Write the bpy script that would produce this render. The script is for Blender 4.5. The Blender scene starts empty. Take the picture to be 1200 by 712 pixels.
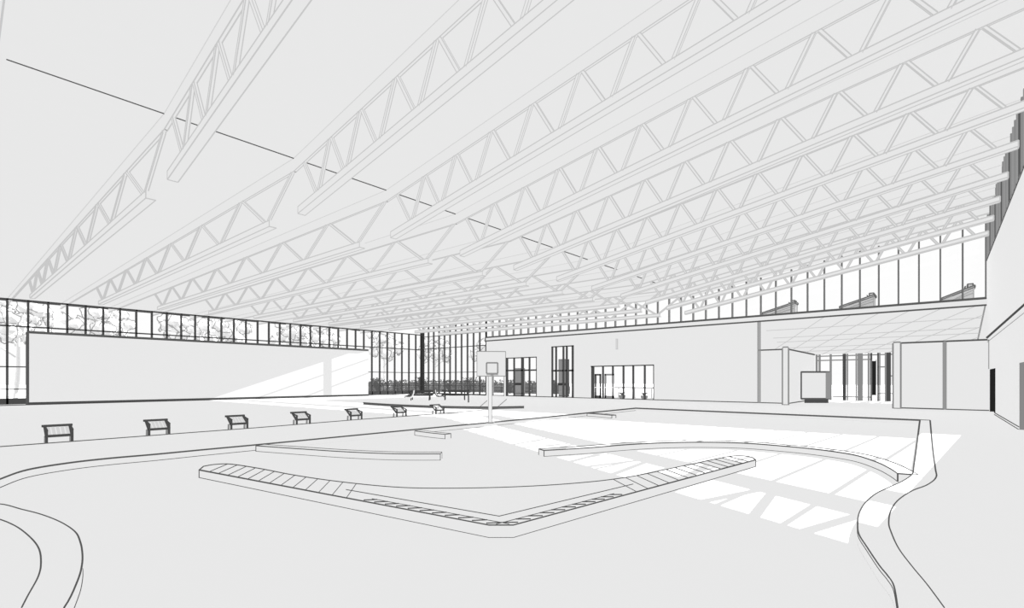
import bpy, math, random
from mathutils import Vector, Matrix
from mathutils.geometry import tessellate_polygon
random.seed(7)
C = bpy.context.scene.collection
V = Vector

# ------------------------------------------------------------------ camera frame
# world: X runs along the long left wall, Y across the hall, Z up; the eye stands at (0, 0, 1.6)
EYE = V((0, 0, 1.6)); FPX = 580.0; CX = 600.0; HY = 445.5
FWD = V((0.757, 0.653, 0)); RGT = V((0.653, -0.757, 0))

def ray(px, py):
    return FWD + RGT * ((px - CX) / FPX) + V((0, 0, (HY - py) / FPX))
def on_floor(px, py, z=0.0):
    d = ray(px, py); return EYE + d * ((z - EYE.z) / d.z)
def on_x(px, py, x):
    d = ray(px, py); return EYE + d * (x / d.x)
def on_y(px, py, y):
    d = ray(px, py); return EYE + d * (y / d.y)

# ------------------------------------------------------------------ materials
def mat(name, val, rough=0.9, noise=0.0, scale=3.0, tint=(1, 1, 1)):
    m = bpy.data.materials.new(name); m.use_nodes = True
    nt = m.node_tree; nt.nodes.clear()
    out = nt.nodes.new('ShaderNodeOutputMaterial')
    d = nt.nodes.new('ShaderNodeBsdfDiffuse')
    d.inputs['Roughness'].default_value = 0.0
    nt.links.new(d.outputs[0], out.inputs[0])
    n = nt.nodes.new('ShaderNodeTexNoise'); n.inputs['Scale'].default_value = scale
    tc = nt.nodes.new('ShaderNodeTexCoord'); nt.links.new(tc.outputs['Object'], n.inputs['Vector'])
    r = nt.nodes.new('ShaderNodeValToRGB')
    lo, hi = val * (1 - noise), min(1, val * (1 + noise))
    r.color_ramp.elements[0].color = (lo * tint[0], lo * tint[1], lo * tint[2], 1)
    r.color_ramp.elements[1].color = (hi * tint[0], hi * tint[1], hi * tint[2], 1)
    nt.links.new(n.outputs['Fac'], r.inputs[0]); nt.links.new(r.outputs[0], d.inputs['Color'])
    return m

PALE = mat('pale_grey_paint', 0.808, noise=0.004)
WATER = mat('still_pale_water', 0.808, noise=0.004, scale=1.0)
STEEL = mat('pale_grey_steel', 0.80, noise=0.004)
DARK = mat('dark_edge', 0.055)
INK = mat('charcoal_edge', 0.10)
MID = mat('mid_grey_edge', 0.30)
SOFT = mat('soft_grey_edge', 0.58)
FAINT = mat('faint_grey_edge', 0.66)
FRAME = mat('dark_grey_frame', 0.075)
FRAME2 = mat('grey_aluminium_frame', 0.26)
FRAME3 = mat('black_frame', 0.03)
BLACK = mat('black_door_and_doorway_dark', 0.018)  # lobby door leaf; also the painted dark of the open doorway
GREYDOOR = mat('grey_door_paint', 0.25)
HEDGE = mat('hedge_grey', 0.15, noise=.3, scale=4)
ROOFGREY = mat('grey_roof_sheet', 0.42)
LEAF = mat('pale_foliage', 0.74, noise=0.02)
WHITE = mat('white_plastic', 0.86)
GROUND = mat('pale_ground', 0.85, noise=0.01, scale=0.2)

GLASS = bpy.data.materials.new('clear_glass'); GLASS.use_nodes = True
_nt = GLASS.node_tree; _nt.nodes.clear()
_o = _nt.nodes.new('ShaderNodeOutputMaterial'); _mx = _nt.nodes.new('ShaderNodeMixShader')
_t = _nt.nodes.new('ShaderNodeBsdfTransparent'); _g = _nt.nodes.new('ShaderNodeBsdfGlossy')
_g.inputs['Roughness'].default_value = 0.02
_mx.inputs[0].default_value = 0.02
_nt.links.new(_t.outputs[0], _mx.inputs[1]); _nt.links.new(_g.outputs[0], _mx.inputs[2])
_nt.links.new(_mx.outputs[0], _o.inputs[0])

# ------------------------------------------------------------------ mesh builder
LW = 1.15       # weight of a drawn edge
def lr(p, w=1.0):
    return max(0.003, 0.5 * LW * w * (V(p) - EYE).length / FPX)

class MB:
    def __init__(s): s.v = []; s.f = []; s.m = []
    def face(s, pts, m=0):
        b = len(s.v); s.v += [tuple(p) for p in pts]; s.f.append(tuple(range(b, b + len(pts)))); s.m.append(m)
    def hexa(s, P, m=0):
        b = len(s.v); s.v += [tuple(p) for p in P]
        for q in ((0, 3, 2, 1), (4, 5, 6, 7), (0, 1, 5, 4), (1, 2, 6, 5), (2, 3, 7, 6), (3, 0, 4, 7)):
            s.f.append(tuple(b + i for i in q)); s.m.append(m)
    def line(s, a, b, w=1.0, m=1, r=None):
        a, b = V(a), V(b); d = b - a
        if d.length < 1e-6: return
        d.normalize()
        u = d.cross(V((0, 0, 1)))
        if u.length < 1e-3: u = d.cross(V((1, 0, 0)))
        u.normalize(); w_ = d.cross(u)
        ra = r or lr(a, w); rb = r or lr(b, w)
        P = [a + u * ra, a + w_ * ra, a - u * ra, a - w_ * ra, b + u * rb, b + w_ * rb, b - u * rb, b - w_ * rb]
        s.hexa(P, m)
    def poly(s, pts, w=1.0, m=1, closed=False, r=None):
        n = len(pts)
        for i in range(n if closed else n - 1): s.line(pts[i], pts[(i + 1) % n], w, m, r)
    def hexl(s, P, w=1.0, m=0, lm=1, skip=()):
        s.hexa(P, m)
        E = ((0, 1), (1, 2), (2, 3), (3, 0), (4, 5), (5, 6), (6, 7), (7, 4), (0, 4), (1, 5), (2, 6), (3, 7))
        if w:
            for k, (i, j) in enumerate(E):
                if k not in skip: s.line(P[i], P[j], w, lm)
    def box(s, p, q, w=0, m=0, lm=1, skip=()):
        x0, y0, z0 = (min(a, b) for a, b in zip(p, q)); x1, y1, z1 = (max(a, b) for a, b in zip(p, q))
        s.hexl([V(c) for c in ((x0, y0, z0), (x1, y0, z0), (x1, y1, z0), (x0, y1, z0), (x0, y0, z1), (x1, y0, z1), (x1, y1, z1), (x0, y1, z1))], w, m, lm, skip)
    def beam(s, a, b, wd, ht, w=0, m=0, lm=1, side=None, skip=()):
        """bar from a to b, wd across (along side) and ht the other way, centred on a-b"""
        a, b = V(a), V(b); d = (b - a).normalized()
        u = V(side) if side is not None else (d.cross(V((0, 0, 1))) if abs(d.z) < .99 else V((1, 0, 0)))
        u = (u - d * u.dot(d)).normalized(); n = u.cross(d).normalized()
        if n.z < 0: n = -n
        P = [e + u * (wd / 2 * i) + n * (ht / 2 * j) for e in (a, b) for i, j in ((-1, -1), (1, -1), (1, 1), (-1, 1))]
        s.hexl(P, w, m, lm, skip)
    def tube(s, pts, rad, n=8, m=0, cap=True):
        pts = [V(p) for p in pts]; rings = []
        rr = rad if isinstance(rad, (list, tuple)) else [rad] * len(pts)
        for i, p in enumerate(pts):
            d = (pts[min(i + 1, len(pts) - 1)] - pts[max(i - 1, 0)]).normalized()
            u = d.cross(V((0, 0, 1)))
            if u.length < 1e-2: u = V((1, 0, 0))
            u.normalize(); w_ = d.cross(u)
            b = len(s.v)
            for k in range(n):
                a = 2 * math.pi * k / n; s.v.append(tuple(p + (u * math.cos(a) + w_ * math.sin(a)) * rr[i]))
            rings.append(b)
        for i in range(len(rings) - 1):
            for k in range(n):
                k2 = (k + 1) % n
                s.f.append((rings[i] + k, rings[i] + k2, rings[i + 1] + k2, rings[i + 1] + k)); s.m.append(m)
        if cap:
            s.f.append(tuple(rings[0] + k for k in range(n - 1, -1, -1))); s.m.append(m)
            s.f.append(tuple(rings[-1] + k for k in range(n))); s.m.append(m)
    def prism(s, outline, z0, z1, m=0, bottom=True):
        """solid with the plan outline (list of 2-D points)"""
        top = [V((p[0], p[1], z1)) for p in outline]; bot = [V((p[0], p[1], z0)) for p in outline]
        b = len(s.v); n = len(outline); s.v += [tuple(p) for p in top + bot]
        for t in tessellate_polygon([top]): s.f.append(tuple(b + i for i in t)); s.m.append(m)
        if bottom:
            for t in tessellate_polygon([bot]): s.f.append(tuple(b + n + i for i in t)); s.m.append(m)
        for i in range(n):
            j = (i + 1) % n; s.f.append((b + i, b + j, b + n + j, b + n + i)); s.m.append(m)
    def ring(s, outer, hole, z, m=0):
        o = [V((p[0], p[1], z)) for p in outer]; h = [V((p[0], p[1], z)) for p in hole]
        b = len(s.v); s.v += [tuple(p) for p in o + h]
        for t in tessellate_polygon([o, h]): s.f.append(tuple(b + i for i in t)); s.m.append(m)
    def build(s, name, mats, parent=None):
        me = bpy.data.meshes.new(name)
        org = parent.matrix_world.translation if parent is not None else V((0, 0, 0))
        base = getattr(s, 'origin', None)
        off = V(base) if base is not None else V((0, 0, 0))
        sub = org if parent is not None else off
        me.from_pydata([tuple(V(v) - sub) for v in s.v], [], s.f)
        for mm in (mats if isinstance(mats, (list, tuple)) else [mats]): me.materials.append(mm)
        n = len(me.materials)
        for p, mi in zip(me.polygons, s.m): p.material_index = min(mi, n - 1)
        me.update()
        o = bpy.data.objects.new(name, me); C.objects.link(o)
        if parent is not None: o.parent = parent
        else: o.location = off
        return o

def empty(name, loc=(0, 0, 0)):
    o = bpy.data.objects.new(name, None); C.objects.link(o); o.location = loc
    o.empty_display_size = 0.2
    o.matrix_world = Matrix.Translation(V(loc))
    return o
def tag(o, label, cat, group=None, kind=None):
    o['label'] = label; o['category'] = cat
    if group: o['group'] = group
    if kind: o['kind'] = kind
    return o
def struct(o, label, cat): return tag(o, label, cat, kind='structure')

def spline(pts, k=8, closed=False):
    pts = [V(p) for p in pts]; n = len(pts); out = []
    rng = n if closed else n - 1
    for i in range(rng):
        g = (lambda j: pts[j % n]) if closed else (lambda j: pts[max(0, min(n - 1, j))])
        p0, p1, p2, p3 = g(i - 1), g(i), g(i + 1), g(i + 2)
        for j in range(k):
            t = j / k
            out.append(0.5 * ((2 * p1) + (p2 - p0) * t + (2 * p0 - 5 * p1 + 4 * p2 - p3) * t * t + (3 * p1 - p0 - 3 * p2 + p3) * t ** 3))
    if not closed: out.append(pts[-1])
    return out

# ------------------------------------------------------------------ key planes
XB = 38.0      # glazed and solid back wall
YL = 45.0      # long left wall
YG = 47.0      # glazing behind it
YR = -2.0      # right wall
YV = 14.3      # valley where the flat and the rising roof meet
ZC = 8.1       # flat ceiling
SL = 0.157     # rise of the roof towards the right
WL = -0.14     # water level
X0 = -8.0
SILL = 6.15; FASC = 5.77
def ceil_z(y): return ZC if y > YV else ZC + SL * (YV - y)

# ------------------------------------------------------------------ pool outline
left_edge = [on_floor(*p) for p in ((0, 561), (32.6, 550), (81, 542), (130, 536.5), (182, 532), (234, 527), (285, 522.3))]
lx = V((-3.5, 9.9, 0)); 
far_edge = [on_floor(336, 517.5), on_floor(489, 502.7), on_floor(620, 490.4), on_floor(745, 478)]
corner_r = on_floor(1078, 492)
right_in = [on_floor(*p) for p in ((1078, 492), (1074, 523.7), (1071, 545), (1069.2, 555), (1058, 563.5), (1040.5, 571.5), (1026, 578.5), (1014, 589), (1006.8, 601.5), (1005, 615.7), (1006.8, 626.3), (1015.7, 640.4), (1030, 661.7), (1040, 674), (1047.5, 686.5), (1052, 712))]
right_out = [on_floor(*p) for p in ((1090, 492.5), (1092.8, 523.7), (1096, 548), (1097, 559), (1086.4, 568), (1068.7, 575), (1052.8, 585.6), (1044, 598), (1041.5, 612), (1044, 622.7), (1052.8, 642), (1068.7, 663.4), (1086.4, 684.7), (1106.6, 712))]
isl_out = [on_floor(*p) for p in ((0, 590.7), (26, 597), (49, 603), (71.7, 612), (88, 623), (94, 634.7), (96.5, 648), (96, 662), (91, 680), (75, 712))]
isl_in = [on_floor(*p) for p in ((0, 608.6), (19.5, 617), (36, 630), (45.6, 643), (48, 659), (45, 675), (32.6, 698), (25.4, 712))]
L = spline([V((-6.5, 9.6, 0)), V((-3.5, 9.75, 0)), V((-1.2, 9.9, 0)), V((-0.1, 10.25, 0)), V((0.38, 10.8, 0))] + left_edge + [far_edge[0]], 6)
F = far_edge[1:]
Rr = spline(right_in, 5)
tail = spline([right_in[-1], V((3.0, -0.35, 0)), V((1.2, -0.9, 0)), V((-1.2, -0.9, 0)), V((-3.2, -0.2, 0))], 5)[1:]
I = spline([V((-4.6, 2.0, 0)), V((-1.6, 3.1, 0)), V((0.36, 4.15, 0))] + isl_out[::-1] + [V((0.25, 9.45, 0)), V((-0.4, 9.4, 0)), V((-1.5, 8.9, 0)), V((-3.5, 8.2, 0)), V((-6.5, 7.4, 0))], 5)
pool_loop = L + F + Rr + tail + I
pool2 = [(p.x, p.y) for p in pool_loop]

# floor with the pool cut out of it
mb = MB()
mb.ring([(X0, YR - 3), (52, YR - 3), (52, YG + 0.3), (X0, YG + 0.3)], pool2, 0.0)
n = len(pool2)
for i in range(n):                      # pool shell wall
    a, b = pool2[i], pool2[(i + 1) % n]
    mb.face([(a[0], a[1], 0), (b[0], b[1], 0), (b[0], b[1], -1.3), (a[0], a[1], -1.3)])
mb.prism(pool2, -1.5, -1.3)
on_img = lambda P, w=1.0, dz=0.0: mb.poly([p + V((0, 0, dz)) for p in P], w)
on_img(L + F + Rr[:1], 1.3)
on_img(Rr, 1.0); on_img(tail[:4], 1.0); on_img(Rr[42:], 0.9, -.035)
on_img(I, 1.1)
floor = mb.build('floor', [PALE, INK])
struct(floor, 'pale grey pool deck floor running to all walls', 'floor')

wb = MB()
wb.prism(pool2, WL - 0.02, WL)
wl = lambda P, w: wb.poly([p + V((0, 0, WL)) for p in P], w)
wl(L[26:], 0.9); wl(I[:31], 0.9); wl(F[:], 0.6)
water = wb.build('pool_water', [WATER, INK]); tag(water, 'still pale water filling the winding pool basin', 'water', kind='stuff')

# coping bands: the rim of the pool, marked by a joint
def coping(name, inner, outer, label):
    b = MB(); a = list(inner); c = spline(outer, 6)
    m = 60
    def res(P):
        d = [0]
        for i in range(1, len(P)): d.append(d[-1] + (P[i] - P[i - 1]).length)
        out = []
        for k in range(m + 1):
            t = d[-1] * k / m; i = 1
            while i < len(d) - 1 and d[i] < t: i += 1
            u = (t - d[i - 1]) / max(1e-9, d[i] - d[i - 1]); out.append(P[i - 1].lerp(P[i], u))
        return out
    A, Bb = res(a), res(c)
    for k in range(m):
        b.face([A[k] + V((0, 0, .004)), A[k + 1] + V((0, 0, .004)), Bb[k + 1] + V((0, 0, .004)), Bb[k] + V((0, 0, .004))])
    b.poly([p + V((0, 0, .004)) for p in c], 1.0); b.poly([p + V((0, 0, .004)) for p in a], 1.1)
    o = b.build(name, [PALE, INK]); struct(o, label, 'pool edge'); return o, A, Bb
cp, _, _ = coping('trim_1', Rr, right_out, 'pale coping band curving along the right rim of the pool')
b = MB(); b.line(right_in[0] + V((0, 0, .004)), right_out[0] + V((0, 0, .004)), 1.0)
j = b.build('coping_joint', [INK, INK], cp)
coping('trim_2', I[15:66][::-1], [V((0.36, 8.45, 0))] + isl_in, 'pale coping band bulging into the pool at lower left')

# ------------------------------------------------------------------ things in the pool
def wall_strip(name, pts, wd, label, cat, zt=0.0, zb=-1.3, w=1.2, group=None):
    P = spline(pts, 6); Lf = []; Rt = []
    for i, p in enumerate(P):
        d = P[min(i + 1, len(P) - 1)] - P[max(i - 1, 0)]; d.z = 0; d.normalize()
        nrm = V((-d.y, d.x, 0))
        if nrm.dot(p - EYE) < 0: nrm = -nrm
        Lf.append(p); Rt.append(p + nrm * wd)
    b = MB()
    for i in range(len(P) - 1):
        q = [V((s.x, s.y, z)) for z in (zb, zt) for s in (Lf[i], Lf[i + 1], Rt[i + 1], Rt[i])]
        b.hexa(q)
    up = lambda Q, z: [V((p.x, p.y, z)) for p in Q]
    b.poly(up(Lf, zt), w); b.poly(up(Rt, zt), w)
    b.poly(up(Lf, WL), 0.8); 
    for e in (0, -1):
        b.line(V((Lf[e].x, Lf[e].y, zt)), V((Rt[e].x, Rt[e].y, zt)), w)
        b.line(V((Lf[e].x, Lf[e].y, zt)), V((Lf[e].x, Lf[e].y, WL)), w)
        b.line(V((Rt[e].x, Rt[e].y, zt)), V((Rt[e].x, Rt[e].y, WL)), w)
    b.origin = (P[0].x, P[0].y, zb)
    o = b.build(name, [PALE, INK]); tag(o, label, cat, group); return o
arc = [on_floor(*p) for p in ((637.5, 527.5), (690, 524.3), (735, 520.7), (775, 518.6), (820, 517.8), (870, 518.8), (920, 522.5), (960, 526.5), (1000, 532.5), (1026, 540.5), (1042, 548), (1052, 554.5))]
wall_strip('pool_divider', arc, 0.28, 'long curved low divider in the pool ending at the right coping', 'pool divider', group='low dividers standing in the pool', w=1.1)
div2 = [on_floor(*p) for p in ((300, 522), (350, 525.5), (404, 529), (461, 531.3), (516, 531.5))]
wall_strip('pool_divider', div2, 0.25, 'nearly straight low divider leaving the left pool edge below the row of chairs', 'pool divider', group='low dividers standing in the pool', w=0.9)
wall_strip('pool_divider', [on_floor(*p) for p in ((486, 504.6), (505, 507), (521.5, 508.6))], 0.25, 'short low stub wall leaving the pool edge left of the basketball post', 'pool divider', group='low dividers standing in the pool', w=0.8)
wall_strip('pool_divider', [on_floor(*p) for p in ((688, 484), (702, 485), (717, 486.3))], 0.25, 'tiny low stub wall at the far pool corner right of the basketball post', 'pool divider', group='low dividers standing in the pool', w=0.8)

# quarter-round island with a gutter grating along its two straight sides
pa = on_floor(233.5, 550.3); pb1 = on_floor(573, 614.8); pb2 = on_floor(601.5, 614.8); pc = on_floor(885.5, 538.4)
arc_px = ((238, 546.5), (252, 544.2), (271, 543.9), (305, 549), (344.7, 556.6), (395.6, 564), (461, 570.5), (520, 572), (600, 570.5), (675, 566), (735, 559), (795, 547), (830, 539.5), (856, 534.6), (872, 534.2), (882, 536))
back = spline([on_floor(*p) for p in arc_px], 6)
isl = empty('pool_island', (pb1.x, pb1.y, -1.3))
ib = MB()
outline = [pa, pb1, pb2, pc] + back[::-1]
ib.prism([(p.x, p.y) for p in outline], -1.3, 0.0)
ib.poly([pa, pb1, pb2, pc], 1.3); ib.poly([pc] + back[::-1] + [pa], 1.4)
dn = V((0, 0, WL))
ib.poly([pa + dn, pb1 + dn, pb2 + dn, pc + dn], 0.9)
for p in (pa, pc): ib.line(p, p + dn, 1.0)
ib.build('slab', [PALE, INK], isl)
d1 = (pa - pb1).normalized(); d2 = (pc - pb2).normalized()
def arc_dist(p, d):
    best = 99.0
    for a, c in zip(back, back[1:]):
        e = c - a; den = d.x * e.y - d.y * e.x
        if abs(den) < 1e-9: continue
        t = ((a.x - p.x) * e.y - (a.y - p.y) * e.x) / den; u = ((a.x - p.x) * d.y - (a.y - p.y) * d.x) / den
        if t > 0 and -.001 <= u <= 1.001: best = min(best, t)
    return best
up = V((0, 0, 0.004))
for tip, vert, dl, dp, name in ((pa, pb1, d1, d2, 'l'), (pc, pb2, d2, d1, 'r')):
    g = MB(); full = (tip - vert).length; s = 0.35; st = 0.20; OFF = .34; prev = None
    while s < full - .02:
        p = tip - dl * s; bd = V((.646, .782, 0)).normalized(); far = arc_dist(p + dp * .01, bd)
        if far < .95:
            g.line(p + bd * .02 + up, p + bd * (far - .01) + up, .8); s += .10
        else:
            g.line(p + dp * .03 + up, p + dp * .15 - dl * .10 + up, 1.35)
            g.line(p + dp * .15 + up, p + dp * .15 - dl * st + up, .7)
            q = p + dp * OFF
            if prev is None: prev = q
        s += st
    end = vert + dp * OFF + (dp * 0)
    inner_v = pb1.lerp(pb2, .5) + (d1 + d2) * .285
    g.line(prev + dl * .8 + up, inner_v + up, .85)
    g.build('gutter_grating', [PALE, INK], isl)
tag(isl, 'flat quarter-round island in the pool with gutter grating along its two straight sides', 'pool island')

# ------------------------------------------------------------------ roof
mb = MB()
t = 0.35; XE = XB + 0.2; YO = 57.0; YE = YR - 1.2
mb.hexa([V(p) for p in ((X0, YV, ZC), (XE, YV, ZC), (XE, YO, ZC), (X0, YO, ZC), (X0, YV, ZC + t), (XE, YV, ZC + t), (XE, YO, ZC + t), (X0, YO, ZC + t))])
zr = ceil_z(YE)
mb.hexa([V(p) for p in ((X0, YE, zr), (XE, YE, zr), (XE, YV, ZC), (X0, YV, ZC), (X0, YE, zr + t), (XE, YE, zr + t), (XE, YV, ZC + t), (X0, YV, ZC + t))])
mb.line((X0, YO, ZC), (XE, YO, ZC), 1.4)
mb.line((0.9, YV, ZC), (33.5, YV, ZC), 1.1)
struct(mb.build('ceiling', [PALE, INK]), 'pale ceiling, flat over the left half and rising to the right beyond a dark valley line', 'ceiling')

# ------------------------------------------------------------------ trusses
TB = 7.72      # underside of the top chord on the flat part
def ltz(y): return TB + SL * max(0, YV - y)
def lbz(y): return 6.63 + 0.170 * (14.05 - y) if y < YV + .5 else 6.64 + 0.004 * (y - 16)
CW = 0.22
def web(root, xa, p, q):
    m = MB(); x = xa + 0.035
    m.beam((x, p[0], p[1]), (x, q[0], q[1]), 0.06, 0.075, w=0.82, side=(1, 0, 0), skip=(0, 1, 2, 3, 4, 5, 6, 7))
    m.build('web_member', [STEEL, SOFT], root)
def chord(root, name, xa, ya, za, yb, zb, h, w, lmat, wide=CW, top=()):
    """za, zb: undersides at ya, yb"""
    m = MB(); x1 = xa + wide
    P = [V((xa, ya, za)), V((x1, ya, za)), V((x1, yb, zb)), V((xa, yb, zb)), V((xa, ya, za + h)), V((x1, ya, za + h)), V((x1, yb, zb + h)), V((xa, yb, zb + h))]
    m.hexl(P, w, skip=(4, 5, 6, 7, 8, 9, 10, 11))
    m.line(P[4], P[7], 0.8 if top else w, 2 if top else 1)
    if not top:
        for e in (0, 3): m.line(P[e], P[e + 4], .8, 1)
    m.build(name, [STEEL, lmat, FAINT], root)
ORD = ['nearest', 'second', 'third', 'fourth', 'fifth', 'sixth', 'seventh', 'eighth', 'ninth', 'tenth', 'eleventh', 'twelfth']
NT = 12
def truss(i, x):
    root = empty('roof_truss', (x, YV, TB))
    chord(root, 'top_chord', x, YV, TB, 56.6, TB, ZC - TB, 0.9, SOFT, 0.07, (4, 6))
    chord(root, 'top_chord', x, YR, ltz(YR), YV, TB, ZC - TB, 0.9, SOFT, 0.07, (4, 6))
    yb = 41.3
    chord(root, 'bottom_chord', x, 15.95, lbz(15.95) - 0.2, yb, lbz(yb) - 0.2, 0.2, 0.95, SOFT)
    chord(root, 'bottom_chord', x, YR + 0.05, lbz(YR) - 0.2, 14.05, lbz(14.05) - 0.2, 0.2, 0.95, SOFT)
    gp = 0.13
    # flat part: four-metre panels
    y = 16.2; web(root, x, (YV + 0.15, TB), (y - gp, lbz(y)))
    while y < yb - 4:
        web(root, x, (y + gp, lbz(y)), (y + 2 - gp, TB)); web(root, x, (y + 2 + gp, TB), (y + 4 - gp, lbz(y + 4))); y += 4
    web(root, x, (y + gp, lbz(y)), (y + 2 - gp, TB))
    # rising part: shorter panels
    y = 13.72
    web(root, x, (y, ltz(y)), (13.05, lbz(13.05))); yb_ = 13.0; gp = 0.10
    while yb_ > YR + 1.2:
        yt = yb_ - 0.72
        web(root, x, (yb_ - gp, lbz(yb_)), (yt + gp * .6, ltz(yt))); yb2 = yb_ - 1.45
        web(root, x, (yt - gp * .6, ltz(yt)), (yb2 + gp, lbz(yb2))); yb_ = yb2
    side = {0: 'cut by the left picture edge, nearest of all', NT - 1: 'standing right before the far clerestory windows'}
    lab = 'pale steel lattice roof truss, ' + (side[i] if i in side else ORD[i] + ' from the left picture edge')
    tag(root, lab, 'roof truss', 'roof trusses in one row under the ceiling')
for i in range(NT):
    truss(i, 0.4 + 3.2 * i)

# ------------------------------------------------------------------ glazing helper
def glazing(name, label, fn, s0, s1, step, z0, ztop, rails, frame, wid=0.09, dep=0.16, edge=None, ledge=0.0, paneofs=0.0):
    """fn(s, z, d) -> point; s runs along the wall, d is depth"""
    root = empty(name, fn((s0 + s1) / 2, z0, 0))
    k = s0; 
    tops = ztop if callable(ztop) else (lambda s: ztop)
    N = int(round((s1 - s0) / step))
    for i in range(N + 1):
        s = s0 + (s1 - s0) * i / N; m = MB()
        P = [fn(s + a * wid / 2, z, dd * dep / 2) for z in (z0, tops(s)) for a, dd in ((-1, -1), (1, -1), (1, 1), (-1, 1))]
        m.hexl(P, ledge, lm=1); m.build('mullion', [frame, edge or frame], root)
    for z, h in rails:
        m = MB()
        P = [fn(s, zz, dd * dep / 2) for zz in (z, z + h) for s, dd in ((s0, -1), (s1, -1), (s1, 1), (s0, 1))]
        m.hexa(P); m.build('rail', [frame], root)
    m = MB(); m.face([fn(s0, z0, paneofs), fn(s1, z0, paneofs), fn(s1, tops(s1), paneofs), fn(s0, tops(s0), paneofs)]); m.build('pane', GLASS, root)
    struct(root, label, 'window'); return root

fy = lambda yy: (lambda s, z, d: V((s, yy + d, z)))
fx = lambda xx: (lambda s, z, d: V((xx + d, s, z)))
glazing('window_1', 'long dark-framed glazing behind the left wall with a clerestory band over it', fy(YG), -2.0, XB, 1.0, 0.0, 7.07,
        ((0.0, 0.4), (0.98, 0.07), (2.48, 0.07), (5.2, 0.09), (6.97, 0.1)), FRAME, wid=0.11, dep=0.2)
m = MB(); m.box((XB - 0.25, YG - 0.25, 0), (XB + 0.12, YG + 0.12, 7.3)); struct(m.build('trim_3', FRAME3), 'thick black post where the two glazed walls meet', 'post')
glazing('window_2', 'full-height glazing between the black corner post and the solid back wall', fx(XB), 36.4, YG - 0.2, 0.95, 0.0, ZC,
        ((0.0, 0.15), (0.98, 0.06), (1.5, 0.06), (2.48, 0.06), (5.3, 0.07), (6.75, .05)), FRAME, wid=0.05, dep=0.24)
cler_top = lambda s: ceil_z(s)
glazing('window_3', 'tall clerestory band over the solid back wall, narrowing to the left', fx(XB), YR + 0.02, 36.4, 0.965, SILL, cler_top,
        ((SILL, 0.08),), FRAME2, wid=0.05, dep=0.22, edge=INK, ledge=0.35)
# the pane and top of the clerestory bend with the roof: replace its single quad by two
for ch in list(bpy.data.objects):
    if ch.parent and ch.parent.name == 'window_3' and ch.name.startswith('pane'):
        bpy.data.objects.remove(ch)
r3 = bpy.data.objects['window_3']
m = MB(); m.face([(XB, YR, SILL), (XB, YV, SILL), (XB, YV, ZC), (XB, YR, ceil_z(YR))]); m.face([(XB, YV, SILL), (XB, 36.4, SILL), (XB, 36.4, ZC), (XB, YV, ZC)])
m.build('pane', GLASS, r3)
SR = 8.2
glazing('window_4', 'dark louvred clerestory high on the right wall', fy(YR - 0.1), 6.0, XB, 0.62, SR, lambda s: ceil_z(YR) - 0.02,
        ((SR, 0.06),), FRAME2, wid=0.10, dep=0.24, edge=INK, ledge=0.0)
for i_, ch in enumerate([o for o in bpy.data.objects if o.parent and o.parent.name == 'window_4' and o.name.startswith('mullion')]):
    ch.data.materials[0] = (FRAME2, MID, FRAME2, INK, MID)[i_ % 5]
m = MB(); m.box((5.6, YR - .6, SR), (XB, YR - .45, ceil_z(YR) - .02)); struct(m.build('wall_louvre_sky_block', MID), 'grey backing behind the louvred clerestory', 'wall')  # added panel, blocks sky light leaking through the louvres

# ------------------------------------------------------------------ walls
m = MB()
m.box((3.8, YL, 0), (29.25, YL + 0.3, 4.75))
m.line((3.8, YL, 4.75), (29.25, YL, 4.75), 1.8); m.line((3.8, YL, 0), (3.8, YL, 4.75), 1.8)
struct(m.build('wall_left', [PALE, INK]), 'long blank pale wall panel on the left under the clerestory', 'wall')
m = MB(); m.box((3.8, YL - 0.06, 0), (29.25, YL, 0.17)); m.box((-2.0, YL - 0.5, 0), (33, YL - 0.06, 0.04))
struct(m.build('baseboard_left', FRAME), 'dark kerb along the foot of the left wall', 'baseboard')

# openings in the back wall: (y0, y1, z0, z1)
def wy(px): return on_x(px, HY, XB).y
def wz(px, py): return on_x(px, py, XB).z
op1 = (wy(629), wy(592.5), 0.0, wz(611, 418.3))
op0 = (wy(590.8), wy(576.5), 0.0, wz(584, 438.4))
op2 = (wy(672.5), wy(646), 0.0, wz(659, 405))
op3 = (wy(766.5), wy(692), 0.0, wz(729, 427.7))
Y1 = wy(888.5)
YW = 36.4
def pierced(mb, y0, y1, z0, z1, ops, xa, xb):
    ys = sorted({y0, y1} | {v for o in ops for v in o[:2]}); zs = sorted({z0, z1} | {v for o in ops for v in o[2:]})
    for a, b in zip(ys, ys[1:]):
        run = None
        for c, d in zip(zs, zs[1:]):
            cy, cz = (a + b) / 2, (c + d) / 2
            hole = any(o[0] < cy < o[1] and o[2] < cz < o[3] for o in ops)
            if not hole: run = [c, d] if run is None else [run[0], d]
            if hole and run: mb.box((xa, a, run[0]), (xb, b, run[1])); run = None
        if run: mb.box((xa, a, run[0]), (xb, b, run[1]))
m = MB()
pierced(m, Y1, YW, 0, FASC, (op0, op1, op2, op3), XB, XB + 0.3)
m.line((XB, Y1, 0), (XB, op3[0], 0), 1.6); m.line((XB, op3[1], 0), (XB, op2[0], 0), 1.4); m.line((XB, op2[1], 0), (XB, op1[0], 0), 1.6)
m.line((XB, Y1, 0), (XB, Y1, FASC), 1.4, 2); m.line((XB, Y1 - .12, 0), (XB, Y1 - .12, FASC), 1.2, 2)
struct(m.build('wall_back', [PALE, INK, MID]), 'pale solid back wall pierced by three glazed openings', 'wall')
m = MB(); m.box((XB - 0.12, YR, FASC), (XB + 0.3, YW, SILL))
m.line((XB - .12, YR, FASC), (XB - .12, YW, FASC), 1.25); m.line((XB - .12, YR, SILL), (XB - .12, YW, SILL), 1.5)
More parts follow.
